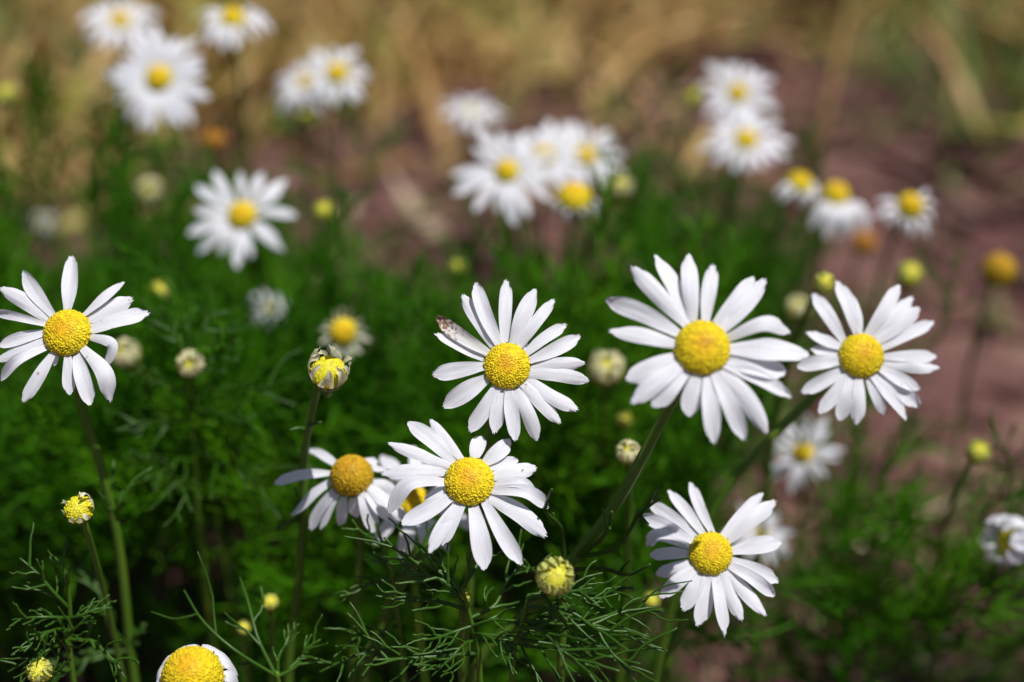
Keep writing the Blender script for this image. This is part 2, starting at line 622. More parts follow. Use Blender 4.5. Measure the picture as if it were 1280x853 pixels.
def make_dry_grass():
    protos = [blade_proto(random.uniform(0.07, 0.20), random.uniform(0.004, 0.010), random.uniform(0.2, 0.9)) for _ in range(24)]
    picks, mats = [], []
    k = 0
    while k < 13000:
        y = rng.uniform(0.95, 3.2); x = rng.uniform(-0.55, 0.55) * (y + 0.5)
        e = edge_y(x)
        if y < e and rng.random() > 0.30 * math.exp((y - e) / 0.16):
            continue
        lean = rng.uniform(0.3, 1.45)
        az = rng.uniform(0, 6.28)
        z = np.array([math.cos(az) * math.sin(lean), math.sin(az) * math.sin(lean), math.cos(lean)])
        M = np.eye(4); M[:3, :3] = rot_to(z, rng.uniform(0, 6.28)) * rng.uniform(0.7, 1.4)
        M[:3, 3] = (x, y, height(x, y) + rng.uniform(-0.002, 0.02))
        picks.append(rng.integers(len(protos))); mats.append(M); k += 1
    o = mesh_from_instances("dry_grass", protos, picks, mats, M_DRY)
    o["label"] = "blurred straw coloured and olive dry grass covering the ground at the back"


def make_litter():
    protos = [blade_proto(random.uniform(0.02, 0.07), random.uniform(0.002, 0.012), random.uniform(0, 0.5)) for _ in range(16)]
    picks, mats = [], []
    for k in range(3600):
        y = rng.uniform(0.2, 1.5); x = rng.uniform(-0.55, 0.55) * (y + 0.4)
        az = rng.uniform(0, 6.28); lean = rng.uniform(1.35, 1.6)
        z = np.array([math.cos(az) * math.sin(lean), math.sin(az) * math.sin(lean), math.cos(lean)])
        M = np.eye(4); M[:3, :3] = rot_to(z, rng.choice([0, 1.57, 3.14]) + rng.uniform(-0.3, 0.3))
        M[:3, 3] = (x, y, height(x, y) + rng.uniform(0.001, 0.006))
        picks.append(rng.integers(len(protos))); mats.append(M)
    o = mesh_from_instances("straw_litter", protos, picks, mats, M_LITTER)
    o["label"] = "brown straw bits and dead stalks scattered over the reddish soil"


def make_green_grass():
    protos = [blade_proto(random.uniform(0.07, 0.16), random.uniform(0.004, 0.008), random.uniform(0.1, 0.7)) for _ in range(16)]
    picks, mats = [], []
    for (px, py, n, sp) in [(15, 60, 230, 0.12), (30, 140, 150, 0.09), (1262, 60, 100, 0.10), (1270, 190, 40, 0.05), (1180, 110, 30, 0.07), (930, 10, 50, 0.09), (500, 40, 45, 0.09), (260, 60, 40, 0.08), (1090, 40, 30, 0.06), (620, 20, 25, 0.05)]:
        r_ = ray(px, py)
        g = CAM + r_ * (-CAM[2] / r_[2])
        for k in range(n):
            x, y = g[0] + rng.normal(0, sp), g[1] + rng.normal(0, sp)
            az = rng.uniform(0, 6.28); lean = rng.uniform(0.1, 0.9)
            z = np.array([math.cos(az) * math.sin(lean), math.sin(az) * math.sin(lean), math.cos(lean)])
            M = np.eye(4); M[:3, :3] = rot_to(z, rng.uniform(0, 6.28)); M[:3, 3] = (x, y, height(x, y) - 0.002)
            picks.append(rng.integers(len(protos))); mats.append(M)
    o = mesh_from_instances("green_grass", protos, picks, mats, M_GRASS)
    o["label"] = "blurred patches of fresh green grass among the dry grass at the back"


make_dry_grass()
make_green_grass()
make_litter()


# ---------------------------------------------------------------- feathery foliage mass
def make_foliage():
    r = random.Random(5)
    protos = []
    for k in range(12):
        mb = MB()
        L = 0.045
        leaf_mesh(mb, (0, 0, 0), (0, 0.0, L), up=(0, 1, 0), bow=r.uniform(0.05, 0.25), lobes=r.choice([9, 11, 13]),
                  lobe_len=r.uniform(0.3, 0.45), r0=0.00050, sides=3, rnd=r)
        protos.append(quads_only(mb))
    stalks = []
    for k in range(6):
        path = spline([(0, 0, 0), (r.uniform(-.05, .05), r.uniform(-.05, .05), 0.5), (r.uniform(-.1, .1), r.uniform(-.1, .1), 1)], 8)
        v, f = tube_arrays(path, 0.0013, 0.0009, 5)
        stalks.append((path, v, np.array([q for q in f if len(q) == 4], dtype=np.int32)))
    nl = len(protos)
    protos2 = protos + [(v, f) for _, v, f in stalks]
    picks, mats = [], []
    plants = []

    LX = [-200, 0, 300, 420, 480, 560, 650, 720, 780, 850, 940, 985, 1060, 1280, 1600]
    LY = [200, 200, 240, 290, 375, 365, 310, 370, 300, 205, 270, 430, 540, 600, 600]
    CLEAR = [(338, 385, 40, .60), (52, 276, 42, .74), (588, 138, 48, .78), (430, 415, 40, .51), (1003, 566, 52, .545), (952, 668, 48, .55), (302, 268, 70, .555),
             (758, 460, 26, .48), (998, 385, 22, .51), (187, 238, 22, .60), (405, 262, 17, .56), (201, 361, 15, .54), (572, 335, 15, .57), (781, 524, 13, .5),
             (815, 750, 13, .47), (1081, 302, 22, .70), (266, 172, 20, .63), (384, 146, 16, .66), (238, 454, 20, .45), (157, 442, 22, .485), (1224, 563, 40, .475),
             (1138, 341, 20, .56), (785, 565, 18, .42), (338, 752, 13, .425), (305, 784, 12, .44), (516, 626, 85, .43), (438, 590, 100, .408), (1256, 676, 45, .47),
             (1078, 444, 95, .412), (1250, 335, 26, .60), (198, 97, 70, .60), (291, 20, 60, .61), (150, 24, 55, .70), (421, 90, 52, .65), (922, 116, 56, .67), (933, 173, 60, .645), (889, 691, 90, .397), (680, 194, 60, .62), (718, 243, 45, .56), (633, 213, 66, .58)]

    HEADS = [at(a, b, d) for a, b, _, d in CLEAR]

    def shades(p):
        for h_ in HEADS:
            v = p - h_
            k_ = v @ SUN_DIR
            if k_ > 0 and np.linalg.norm(v - SUN_DIR * k_) < 0.026:
                return True
        return False

    def blocks(px, py, pd):
        return any(pd < d and (px - a) ** 2 + (py - b) ** 2 < (r_ + 8) ** 2 for a, b, r_, d in CLEAR)

    def fit(x, y, h):
        for _ in range(14):
            px, py, d = project(np.array([x, y, h + 0.036]))
            if py >= np.interp(px, LX, LY):
                return h
            h -= 0.012
        return 0

    def dens(x, y):
        px, py, d = project(np.array([x, y, 0.12]))
        if px > 960:
            return 0.10
        if px > 760 and py > 560:
            return 0.35
        return 1.0
    tries = 0
    while len(plants) < 225 and tries < 6000:
        tries += 1
        y = rng.uniform(0.43, 0.78); x = rng.uniform(-0.40, 0.36) * (y / 0.6)
        if rng.random() > dens(x, y):
            continue
        if y > 0.5 and math.sin(21 * x + 3 * y + 1.0) * math.sin(17 * y - 6 * x + 0.4) < -0.12 and rng.random() < 0.8:
            continue
        h = rng.uniform(0.13, 0.195)
        if y < 0.5:
            h = rng.uniform(0.165, 0.20)
        h = fit(x, y, h)
        if h > 0.05:
            plants.append((x, y, h))
    for k in range(100):
        x, y = rng.uniform(-0.30, 0.06), rng.uniform(0.44, 0.58)
        plants.append((x, y, fit(x, y, rng.uniform(0.15, 0.19))))
    # low growth in front, and tufts that carry the flowers at the back
    for k in range(3):
        y = rng.uniform(0.30, 0.42); x = rng.uniform(-0.22, 0.16)
        if x > 0.07 and rng.random() < 0.6:
            continue
        plants.append((x, y, rng.uniform(0.06, 0.125)))
    for (px, py, d, m) in [(190, 190, 0.60, 5), (100, 200, 0.62, 3), (385, 205, 0.66, 3), (300, 330, 0.56, 4), (700, 310, 0.59, 3), (850, 170, 0.68, 4), (880, 240, 0.66, 5),
                           (930, 250, 0.66, 4), (1100, 330, 0.60, 1), (20, 150, 0.66, 3),
                           (1090, 590, 0.52, 3), (1200, 600, 0.5, 2), (1130, 640, 0.54, 3)]:
        for q in range(m):
            p = at(px + rng.uniform(-35, 35), py + rng.uniform(-5, 50), d + rng.uniform(-0.03, 0.03))
            plants.append((p[0], p[1], max(0.05, p[2])))
    # tall unseen growth added beyond the right edge to shade the lower right
    for k in range(84):
        x, y = rng.uniform(0.315, 0.50), rng.uniform(0.33, 0.50)
        if y < 0.41 or x > 0.37:
            plants.append((x, y, rng.uniform(0.48, 0.66)))
    for k in range(44):
        plants.append((rng.uniform(0.225, 0.33), rng.uniform(0.28, 0.43), rng.uniform(0.48, 0.66)))
    for k in range(48):
        plants.append((rng.uniform(-0.26, 0.08), rng.uniform(0.42, 0.52), rng.uniform(0.09, 0.145)))
    for (x, y, h) in plants:
        i = int(rng.integers(len(stalks)))
        path = stalks[i][0]
        M = np.eye(4); M[:3, :3] = np.diag([0.4, 0.4, h]); M[:3, 3] = (x, y, -0.003)
        picks.append(nl + i); mats.append(M)
        tall = h > 0.4
        for q in np.linspace(0.62 if y < 0.5 and 0.15 < h < 0.4 else 0.3, 1.0, 34 if tall else int(rng.integers(9, 13))) ** 0.8:
            j = min(6, int(q * 7)); fr = q * 7 - j
            pp = path[j] * (1 - fr) + path[j + 1] * fr
            base = np.array([x + 0.4 * pp[0], y + 0.4 * pp[1], pp[2] * h - 0.003])
            az = rng.uniform(0, 6.28); el = rng.uniform(0.25, 1.0) if q < 0.93 else rng.uniform(0.8, 1.4)
            z = np.array([math.cos(az) * math.cos(el), math.sin(az) * math.cos(el), math.sin(el)])
            size = rng.uniform(0.6, 1.25) * (1.3 if tall else 1)
            tip = base + z * 0.045 * size
            ppx, ppy, pd = project(tip)
            if (pd < 0.425 and ppy < 790) or blocks(ppx, ppy, pd) or blocks(*project((base + tip) / 2)):
                continue
            if tall and (shades(tip) or shades(base)):
                continue
            M = np.eye(4); M[:3, :3] = rot_to(z, rng.uniform(0, 6.28)) * size; M[:3, 3] = base
            picks.append(int(rng.integers(nl))); mats.append(M)
    o = mesh_from_instances("feathery_foliage", protos2, picks, mats, M_FOLIAGE)
    o["label"] = "dense green thread leaved foliage growing beneath and behind the daisies"


make_foliage()


# ---------------------------------------------------------------- flowers
def stem_path(C, n, spec, base_y_shift=0.012):
    """from the head down into the soil; spec = pixel way-points on an upright plane, or a lean (dx, dy)"""
    if isinstance(spec, list):
        y0 = C[1] + base_y_shift
        pts = [C, C - n * 0.006] + [at_y(px, py, y0) for px, py in spec]
        last, prev = pts[-1], pts[-2]
        if last[2] > 0.0:
            dr = unit(last - prev); dr[2] = min(dr[2], -0.6)
            k = last[2] / -dr[2]
            g = last + dr * k * np.array([0.45, 0.45, 1])
            g[2] = -0.006
            pts.append((last + g) / 2 + np.array([0.002, 0, 0])); pts.append(g)
        return spline(pts[::-1], 36)
    dx, dy = spec
    g = np.array([C[0] + dx, C[1] + dy, -0.006])
    h = C[2]
    return bez(g, g + np.array([-0.1 * dx, 0, 0.4 * h]), C - n * 0.30 * h - np.array([0, 0, 0.10 * h]), C, 24)


def head(name, label, cat, px, py, d, R_px, n, stem, *, H=0.6, group=None, disc_mat=M_DISC, hero=False, stem_r=0.0010, cup=0.45, flare=0.0, petals=None, seed=1):
    """root, stem, bract cup, flower disc; petals come after"""
    random.seed(seed)
    R = R_px * d / FOCAL_PX
    n = unit(n)
    P = at(px, py, d)
    C = P - n * H * R * 0.45
    path = stem_path(C - n * cup * R * 1.2, n, stem)
    root = thing(name, path[0] * np.array([1, 1, 0]), label, cat, group)
    o = np.array(root.location)
    mb = MB(); v, f = tube_arrays(path, stem_r * 1.35, stem_r, 10 if hero else 6, ridge=0.14); mb.add(v, f)
    mb.build("stem", M_STEM, root, o)
    bract_mesh(C, n, R, R * cup * 1.25, stem_r, flare=flare).build("bract_cup", M_BRACT, root, o)
    disc_mesh(C, n, R * 0.97, H * R, hero).build("flower_disc", disc_mat, root, o)
    return root, o, C, n, R, path


def traced_daisy(label, px, py, d, R_px, n, stem, origin, scale, petals, stained=None, droop=0.10, **kw):
    kw.setdefault("hero", True)
    root, o, C, n, R, path = head("daisy", label, "daisy", px, py, d, R_px, n, stem, group="white daisies in the flower patch", **kw)
    for i, pt in enumerate(petals):
        (bx, by), (tx, ty), w = pt[0], pt[1], pt[2]
        mid = pt[3] if len(pt) > 3 else None
        lay = (0.0004 if i % 2 else -0.0001)
        pb = on_plane(origin[0] + bx / scale, origin[1] + by / scale, C + n * lay, n)
        v = pb - C; v -= n * (v @ n)
        pb = C + unit(v) * R * 0.88 + n * lay
        dr = droop * random.uniform(0.3, 1.7) * 0.0135
        pt_ = on_plane(origin[0] + tx / scale, origin[1] + ty / scale, C - n * dr, n)
        L = np.linalg.norm(pt_ - pb)
        if mid:
            pm = on_plane(origin[0] + mid[0] / scale, origin[1] + mid[1] / scale, C + n * L * 0.22, n)
        else:
            pm = (pb + pt_) / 2 + n * L * random.uniform(0.03, 0.12) + np.cross(n, unit(pt_ - pb)) * L * random.uniform(-0.04, 0.04)
        wd = w / scale * d / FOCAL_PX * 1.0
        v, f, uv = petal_arrays([pb, pm, pt_], n, wd, twist=random.gauss(0, 0.32), cup=random.choice([-0.16, -0.08, 0.06, 0.14, 0.2]), notch=random.uniform(0.010, 0.042))
        mb = MB(); mb.add(v, f, uv)
        ob = mb.build("petal", M_PETAL_STAIN if i == stained else M_PETAL, root, o)
        if i == stained:
            ob["label"] = "petal with brown withered blotches near its tip"
    return root, o, C, n, R, path


def daisy(label, px, py, d, R_px, span, n, *, count=17, droop=0.3, lean=None, stem=None, H=0.8, gap=None, seed=1, mat=None, disc=M_DISC, **kw):
    """a daisy further off: span = petal reach from the centre in pixels"""
    r = random.Random(seed * 31 + 5)
    if stem is None:
        stem = lean or (r.uniform(-0.02, 0.02), r.uniform(0.0, 0.03))
    count = max(9, round(count * 0.86))
    root, o, C, n, R, path = head("daisy", label, "daisy", px, py, d, R_px, n, stem, H=H, group="white daisies in the flower patch", disc_mat=disc, seed=seed, **{'stem_r': 0.0008, **kw})
    a, b, n = frame(n)
    Lm = span * d / FOCAL_PX - R * 0.8
    for k in range(count):
        p = 6.2832 * (k + r.uniform(-0.3, 0.3)) / count
        e = a * math.cos(p) + b * math.sin(p)
        if gap and abs((p - gap[0] + math.pi) % 6.2832 - math.pi) < gap[1]:
            continue
        L = Lm * r.uniform(0.72, 1.1)
        dr = droop + r.uniform(-0.15, 0.2)
        pb = C + e * R * 0.86 + n * (0.0003 if k % 2 else 0)
        t0 = unit(e + n * 0.25)
        t1 = unit(e * math.cos(dr * 1.3) - n * math.sin(dr * 1.3) + np.cross(n, e) * r.uniform(-0.15, 0.15))
        pm = pb + t0 * L * 0.45
        pt = pm + t1 * L * 0.6
        v, f, uv = petal_arrays([pb, pm, pt], unit(n + e * 0.05), L * r.uniform(0.22, 0.30), hero=False, twist=r.uniform(-0.2, 0.2), cup=r.uniform(-0.1, 0.15), r=r)
        mb = MB(); mb.add(v, f, uv)
        mb.build("petal", mat or M_PETAL, root, o)
    return root


def bud(label, px, py, d, R_px, n, kind, *, lean=None, stem=None, seed=1, count=None, hero=False, stem_r=0.0008, name="daisy_bud", cat="daisy bud", group="daisy buds and bare heads among the flowers"):
    """kind: 'cream' half closed with incurved rays, 'green' tight button, 'opening' disc with short curled rays, 'spent' bare head"""
    r = random.Random(seed * 17 + 3)
    if stem is None:
        stem = lean or (r.uniform(-0.02, 0.02), r.uniform(0.0, 0.03))
    spec = {'cream': (0.75, M_DISC_GREEN, 0.9), 'green': (0.85, M_DISC_GREEN, 0.9), 'opening': (0.72, M_DISC_LIME, 0.8), 'white': (0.6, M_DISC_LIME, 0.8), 'spent': (1.15, M_DISC_OCHRE, 0.5), 'brown': (1.1, M_DISC_BROWN, 0.5)}[kind]
    root, o, C, n, R, path = head(name, label, cat, px, py, d, R_px, n, stem, H=spec[0], disc_mat=spec[1], cup=spec[2], seed=seed, hero=hero, stem_r=stem_r, group=group)
    a, b, n = frame(n)
    nrays = count if count is not None else {'cream': 14, 'green': 11, 'opening': 12, 'white': 14, 'spent': 0, 'brown': 0}[kind]
    for k in range(nrays):
        p = 6.2832 * (k + r.uniform(-0.35, 0.35)) / nrays
        e = a * math.cos(p) + b * math.sin(p)
        e2 = unit(e + np.cross(n, e) * r.uniform(-0.5, 0.5))
        if kind == 'cream':
            ctrl = [C + e * R * 0.92, C + e * R * 1.12 + n * R * 0.55, C + e2 * R * r.uniform(0.75, 0.95) + n * R * r.uniform(0.95, 1.15), C + e2 * R * r.uniform(0.2, 0.5) + n * R * r.uniform(1.0, 1.2)]
            wd = R * 0.55
        elif kind == 'white':
            ctrl = [C + e * R * 0.92, C + e * R * 1.35 + n * R * 0.7, C + e2 * R * 1.25 + n * R * r.uniform(1.2, 1.5), C + e2 * R * r.uniform(0.55, 0.95) + n * R * r.uniform(1.5, 1.9)]
            wd = R * 0.62
        elif kind == 'green':
            ctrl = [C + e * R * 0.95, C + e * R * 1.08 + n * R * 0.4, C + e * R * 0.9 + n * R * 0.75, C + e2 * R * r.uniform(0.3, 0.75) + n * R * r.uniform(0.75, 1.1)]
            wd = R * r.uniform(0.36, 0.5)
        else:
            hh = r.uniform(0.8, 1.35)
            ctrl = [C + e * R * 0.98, C + e * R * 1.14 + n * R * 0.45 * hh, C + e2 * R * r.uniform(1.0, 1.22) + n * R * 0.95 * hh, C + e2 * R * r.uniform(0.5, 1.05) + n * R * r.uniform(1.0, 1.3) * hh]
            wd = R * r.uniform(0.26, 0.36)
        v, f, uv = petal_arrays(ctrl, unit(-e + n * 0.2), wd, hero=hero, twist=r.uniform(-0.5, 0.5), cup=-0.2, notch=0, r=r)
        mb = MB(); mb.add(v, f, uv)
        mb.build("petal", M_RAY_GREEN if kind == 'green' else (M_PETAL_IVORY if kind == 'opening' else M_PETAL if kind == 'white' else M_PETAL_CREAM), root, o)
    return root, o, C, n, R, path


def leaf_part(root, o, p0, p1, lobes=6, r0=0.00055, bow=0.12, lobe_len=0.3, up=(0, -0.6, 1), seed=0, fork=True, start=0.2, sparse=False):
    mb = MB()
    leaf_mesh(mb, p0, p1, up=up, bow=bow, lobes=lobes, lobe_len=lobe_len, r0=r0, sides=6, rnd=random.Random(seed), fork=fork, start=start, sparse=sparse)
    return mb.build("leaf", M_LEAF, root, o)


def near_on(path, py):
    return min(path, key=lambda p: abs(project(p)[1] - py))


# ---- the sharp daisies of the front row
A = traced_daisy("sharp daisy at the left frame edge with widely gapped, curling petals",
    82, 414, 0.383, 31, camdir(-0.05, 0.30, 0.95), [(100, 495), (128, 590), (150, 690), (168, 850)], (0, 310), 4.0, [
    ((335, 300), (360, 40), 85), ((250, 320), (112, 118), 75), ((225, 345), (2, 200), 80), ((210, 375), (-30, 320), 48, (90, 345)),
    ((198, 418), (-10, 492), 70), ((205, 470), (-30, 565), 65), ((220, 510), (2, 660), 60, (90, 560)), ((262, 530), (115, 770), 70),
    ((290, 535), (268, 590), 28), ((338, 535), (345, 735), 65), ((385, 525), (455, 785), 85), ((430, 515), (550, 768), 85, (520, 620)),
    ((455, 445), (525, 598), 62, (556, 480)), ((455, 410), (745, 325), 92), ((440, 360), (660, 250), 88), ((425, 330), (622, 170), 52), ((280, 305), (325, 320), 34)],
    H=0.62, seed=11)
_r, _o, _p = A[0], A[1], A[5]
for k, (sx, sy, ex, ey) in enumerate([(145, 637, 190, 585), (145, 640, 142, 575), (143, 640, 128, 615), (150, 800, 182, 780), (150, 800, 100, 700), (152, 803, 60, 850)]):
    b0 = near_on(_p, sy)
    leaf_part(_r, _o, b0, at(ex, ey, project(b0)[2] - 0.003), lobes=2 if k < 3 else 7, seed=k, bow=0.18, fork=k > 2, r0=0.0006)

B = traced_daisy("sharp daisy in the middle with one brown spotted petal at upper left",
    634, 457, 0.384, 30, camdir(0.05, 0.16, 0.98), [(612, 540), (600, 600), (590, 700), (580, 830)], (480, 340), 4.0, [
    ((600, 355), (612, 40), 72), ((572, 350), (455, 55), 80), ((545, 370), (392, 115), 80), ((515, 400), (262, 228), 75), ((500, 435), (257, 308), 70),
    ((497, 470), (243, 515), 85), ((520, 530), (295, 672), 95), ((565, 575), (425, 795), 85), ((590, 585), (552, 808), 72), ((625, 590), (655, 845), 78),
    ((665, 580), (768, 843), 75), ((700, 565), (882, 755), 80), ((730, 545), (970, 690), 80), ((740, 520), (1025, 545), 75), ((740, 490), (1003, 460), 75),
    ((735, 445), (982, 322), 72), ((715, 405), (912, 265), 66), ((680, 365), (850, 138), 66), ((645, 355), (760, 88), 85), ((690, 385), (722, 362), 42)],
    stained=3, seed=12, H=0.55)

Cd = traced_daisy("sharp daisy just below the middle one, its lower petals long and fanned out",
    587, 600, 0.379, 32, camdir(0.05, 0.36, 0.93), [(560, 655), (530, 690), (500, 730), (470, 800), (455, 850)], (430, 510), 4.0, [
    ((655, 235), (685, 140), 78), ((585, 235), (430, 60), 62), ((535, 250), (318, 72), 82), ((510, 270), (222, 175), 66), ((500, 310), (190, 328), 78),
    ((505, 370), (222, 525), 80, (330, 375)), ((510, 405), (400, 460), 62), ((535, 445), (288, 582), 95), ((570, 475), (425, 725), 70), ((590, 480), (480, 685), 90),
    ((645, 485), (700, 812), 102), ((715, 480), (885, 785), 82), ((740, 455), (1012, 640), 98), ((760, 425), (1022, 495), 76, (910, 420)), ((760, 390), (970, 450), 62, (880, 375)),
    ((755, 340), (962, 300), 88), ((750, 285), (872, 262), 58), ((720, 250), (835, 165), 82)], H=0.66, seed=13, stem_r=0.0013)

D = traced_daisy("largest, slightly soft daisy right of centre on a thick slanting stem",
    879, 433, 0.352, 36, camdir(0.0, 0.26, 0.96), [(835, 512), (770, 630), (712, 705), (650, 775), (590, 845)], (740, 310), 3.5556, [
    ((440, 320), (430, 28), 80), ((505, 320), (538, 75), 75), ((550, 335), (720, 130), 76), ((590, 355), (770, 140), 80), ((620, 395), (878, 370), 76, (765, 335)),
    ((625, 450), (965, 475), 105), ((615, 510), (860, 560), 100), ((600, 530), (885, 660), 70), ((575, 550), (775, 825), 80), ((545, 560), (680, 850), 80),
    ((515, 560), (540, 870), 80), ((470, 555), (430, 750), 85), ((430, 540), (275, 710), 92), ((400, 520), (175, 690), 88), ((385, 480), (155, 590), 98),
    ((365, 430), (80, 365), 80), ((375, 375), (62, 230), 86), ((415, 330), (178, 85), 82), ((425, 325), (280, 30), 82)], H=0.6, seed=14, stem_r=0.0012)
_r, _o, _p = D[0], D[1], D[5]
for k, (sx, sy, ex, ey, lb) in enumerate([(715, 703, 826, 622, 4), (712, 706, 812, 706, 1), (705, 712, 690, 612, 1), (700, 715, 790, 748, 2), (700, 720, 655, 700, 3), (720, 698, 765, 640, 2)]):
    b0 = near_on(_p, sy)
    leaf_part(_r, _o, b0, at(ex, ey, 0.372), lobes=lb, seed=20 + k, bow=-0.08, fork=False, r0=0.00065, lobe_len=0.22, start=0.5)

E = traced_daisy("slightly soft daisy at the right with narrow, crowded petals round an ochre disc",
    1078, 444, 0.412, 29, camdir(0.02, 0.18, 0.98), [(1015, 498), (925, 590), (880, 660), (845, 740), (820, 850)], (930, 340), 4.0, [
    ((570, 305), (462, 45), 80), ((580, 300), (525, 100), 56), ((490, 345), (345, 108), 76), ((480, 375), (315, 300), 70), ((480, 415), (335, 385), 60),
    ((475, 450), (265, 475), 76), ((500, 495), (290, 605), 76), ((520, 520), (372, 705), 76), ((530, 525), (480, 745), 76), ((570, 535), (565, 762), 76),
    ((620, 535), (700, 715), 60), ((650, 535), (812, 740), 76), ((680, 510), (875, 675), 90), ((690, 490), (878, 590), 70), ((705, 460), (975, 480), 66),
    ((710, 425), (962, 425), 66), ((695, 380), (950, 252), 70), ((675, 340), (878, 180), 76), ((650, 325), (840, 125), 76), ((615, 305), (775, 65), 76)], H=0.6, seed=15, stem_r=0.0011)

F = traced_daisy("daisy at the lower right with ragged petals and an orange centred disc",
    889, 691, 0.397, 28, camdir(-0.02, 0.30, 0.95), [(872, 740), (850, 790), (830, 850)], (740, 590), 4.0, [
    ((610, 290), (493, 52), 62), ((550, 290), (380, 92), 64), ((510, 320), (285, 150), 76), ((490, 340), (250, 218), 70), ((485, 370), (272, 370), 70, (340, 318)),
    ((485, 410), (288, 420), 66), ((500, 455), (322, 515), 76), ((515, 490), (342, 630), 76), ((545, 505), (452, 690), 86), ((580, 515), (530, 770), 86),
    ((620, 520), (665, 820), 76), ((660, 520), (748, 742), 70), ((690, 500), (870, 715), 72), ((705, 480), (915, 620), 70), ((715, 445), (932, 545), 76),
    ((715, 395), (948, 350), 86), ((695, 335), (918, 150), 80), ((665, 300), (852, 105), 70)], H=0.62, seed=16)

G = traced_daisy("daisy with a tall ochre cone and drooping petals behind the thin bud stem",
    438, 590, 0.408, 28, camdir(-0.06, 0.62, 0.78), [(450, 680), (445, 760), (440, 850)], (330, 540), 5.3333, [
    ((470, 200), (300, 115), 80), ((430, 270), (70, 345), 84), ((440, 320), (180, 560), 120), ((480, 380), (310, 655), 92), ((500, 390), (375, 650), 74),
    ((545, 400), (505, 625), 92), ((600, 405), (620, 570), 92), ((650, 405), (740, 670), 104), ((690, 400), (860, 600), 110), ((715, 370), (950, 570), 104),
    ((720, 330), (920, 420), 84), ((715, 240), (870, 270), 76), ((640, 170), (760, 200), 60)], H=1.15, seed=17, disc_mat=M_DISC_OCHRE, droop=0.5)

# ---- softer daisies
daisy("daisy half hidden behind the left petals of the lower middle daisy", 516, 626, 0.43, 22, 85, camdir(0.1, 0.45, 0.9), seed=21, droop=0.5, H=0.9, count=15, disc=M_DISC)
daisy("soft full daisy with spread petals alone at upper left", 302, 268, 0.555, 18.5, 68, camdir(0.0, 0.25, 0.95), seed=46, count=18, droop=0.15)
daisy("round full daisy near the upper left corner with yellow button", 198, 97, 0.60, 17, 66, camdir(0.05, 0.15, 0.98), seed=47, count=25, droop=0.12)
daisy("blurred daisy at the top edge tipped up to show its dome over drooping petals", 291, 20, 0.61, 16, 56, camdir(0.05, 0.72, 0.68), seed=24, count=19, droop=0.6, H=1.0, gap=(1.57, 0.7))
daisy("blurred daisy cut by the top edge, above the round full one", 150, 24, 0.70, 13.5, 48, camdir(0.25, 0.5, 0.8), seed=25, count=18, droop=0.3)
daisy("bright blurred daisy with orange yellow disc, front one of the upper left pair", 421, 90, 0.65, 14.5, 48, camdir(0.1, 0.35, 0.93), seed=26, count=17, droop=0.3)
daisy("dim daisy in shade tucked behind the front one of the upper left pair", 382, 102, 0.69, 11.5, 50, camdir(-0.2, 0.4, 0.88), seed=27, count=17, droop=0.4)
daisy("small pale far daisy with greenish disc, alone at top centre", 588, 138, 0.78, 8, 44, camdir(0.0, 0.75, 0.65), seed=28, count=14, droop=0.2, disc=M_DISC_GREEN)
daisy("front left daisy of the top centre cluster, with open separate petals", 633, 213, 0.58, 15.5, 66, camdir(-0.1, 0.3, 0.94), seed=29, count=16, droop=0.2)
daisy("daisy in the middle of the top centre cluster, with small disc", 680, 194, 0.625, 14, 55, camdir(0.05, 0.4, 0.9), seed=30, count=17, droop=0.25)
daisy("right hand daisy of the top centre cluster, above the half closed bud", 732, 194, 0.64, 14, 54, camdir(0.1, 0.3, 0.94), seed=31, count=17, droop=0.2)
daisy("upturned yellow dome with white petals beneath it, lowest of the top centre cluster", 718, 243, 0.56, 22, 40, camdir(0.05, 0.66, 0.72), seed=32, count=13, droop=1.0, H=0.9, gap=(1.57, 1.45))
daisy("upper daisy of the stacked pair at top right", 922, 116, 0.67, 13, 52, camdir(-0.05, 0.3, 0.95), seed=33, count=19, droop=0.2)
daisy("lower daisy of the stacked pair at top right, a bit larger", 933, 173, 0.645, 15, 56, camdir(0.05, 0.5, 0.86), seed=34, count=17, droop=0.2)
daisy("side on daisy with petals swept left, just below the stacked pair", 1002, 226, 0.60, 16, 42, camdir(0.35, 0.65, 0.65), seed=35, count=17, droop=0.9, H=0.95, gap=(1.3, 1.5))
daisy("daisy with broad white petals hanging straight down under its dome, at upper right", 1046, 240, 0.60, 17, 66, camdir(0.08, 0.6, 0.8), seed=36, count=20, droop=0.75, H=1.0, gap=(1.57, 2.2))
daisy("side on daisy at the far upper right with petals folded back to left and right", 1139, 256, 0.58, 17, 44, camdir(0.1, 0.35, 0.93), seed=37, count=14, droop=0.5, H=1.0, gap=(1.75, 0.85))
daisy("blurred daisy leaning right below the narrow petalled one", 1003, 566, 0.545, 13, 50, camdir(-0.3, 0.25, 0.92), seed=38, count=18, droop=0.25)
daisy("grey shaded daisy peeping out behind the ragged lower right one", 952, 668, 0.55, 9, 46, camdir(0.2, 0.4, 0.9), seed=39, count=15, droop=0.3)
daisy("faint grey blurred daisy deep in the foliage left of the half open yellow one", 338, 385, 0.60, 7, 34, camdir(0.5, 0.3, 0.8), seed=40, count=12, droop=0.5, disc=M_DISC_GREEN)
daisy("half open daisy with bright yellow dome and short cream petals, left of the middle", 430, 415, 0.51, 17, 36, camdir(0.32, -0.08, 0.94), seed=41, count=15, droop=-0.6, mat=M_PETAL_IVORY, H=0.9)
daisy("tiny bluish blurred daisy low in the shade at the left", 52, 276, 0.80, 4.5, 20, camdir(0, 0.5, 0.85), seed=42, count=10, droop=0.4, disc=M_DISC_GREEN)
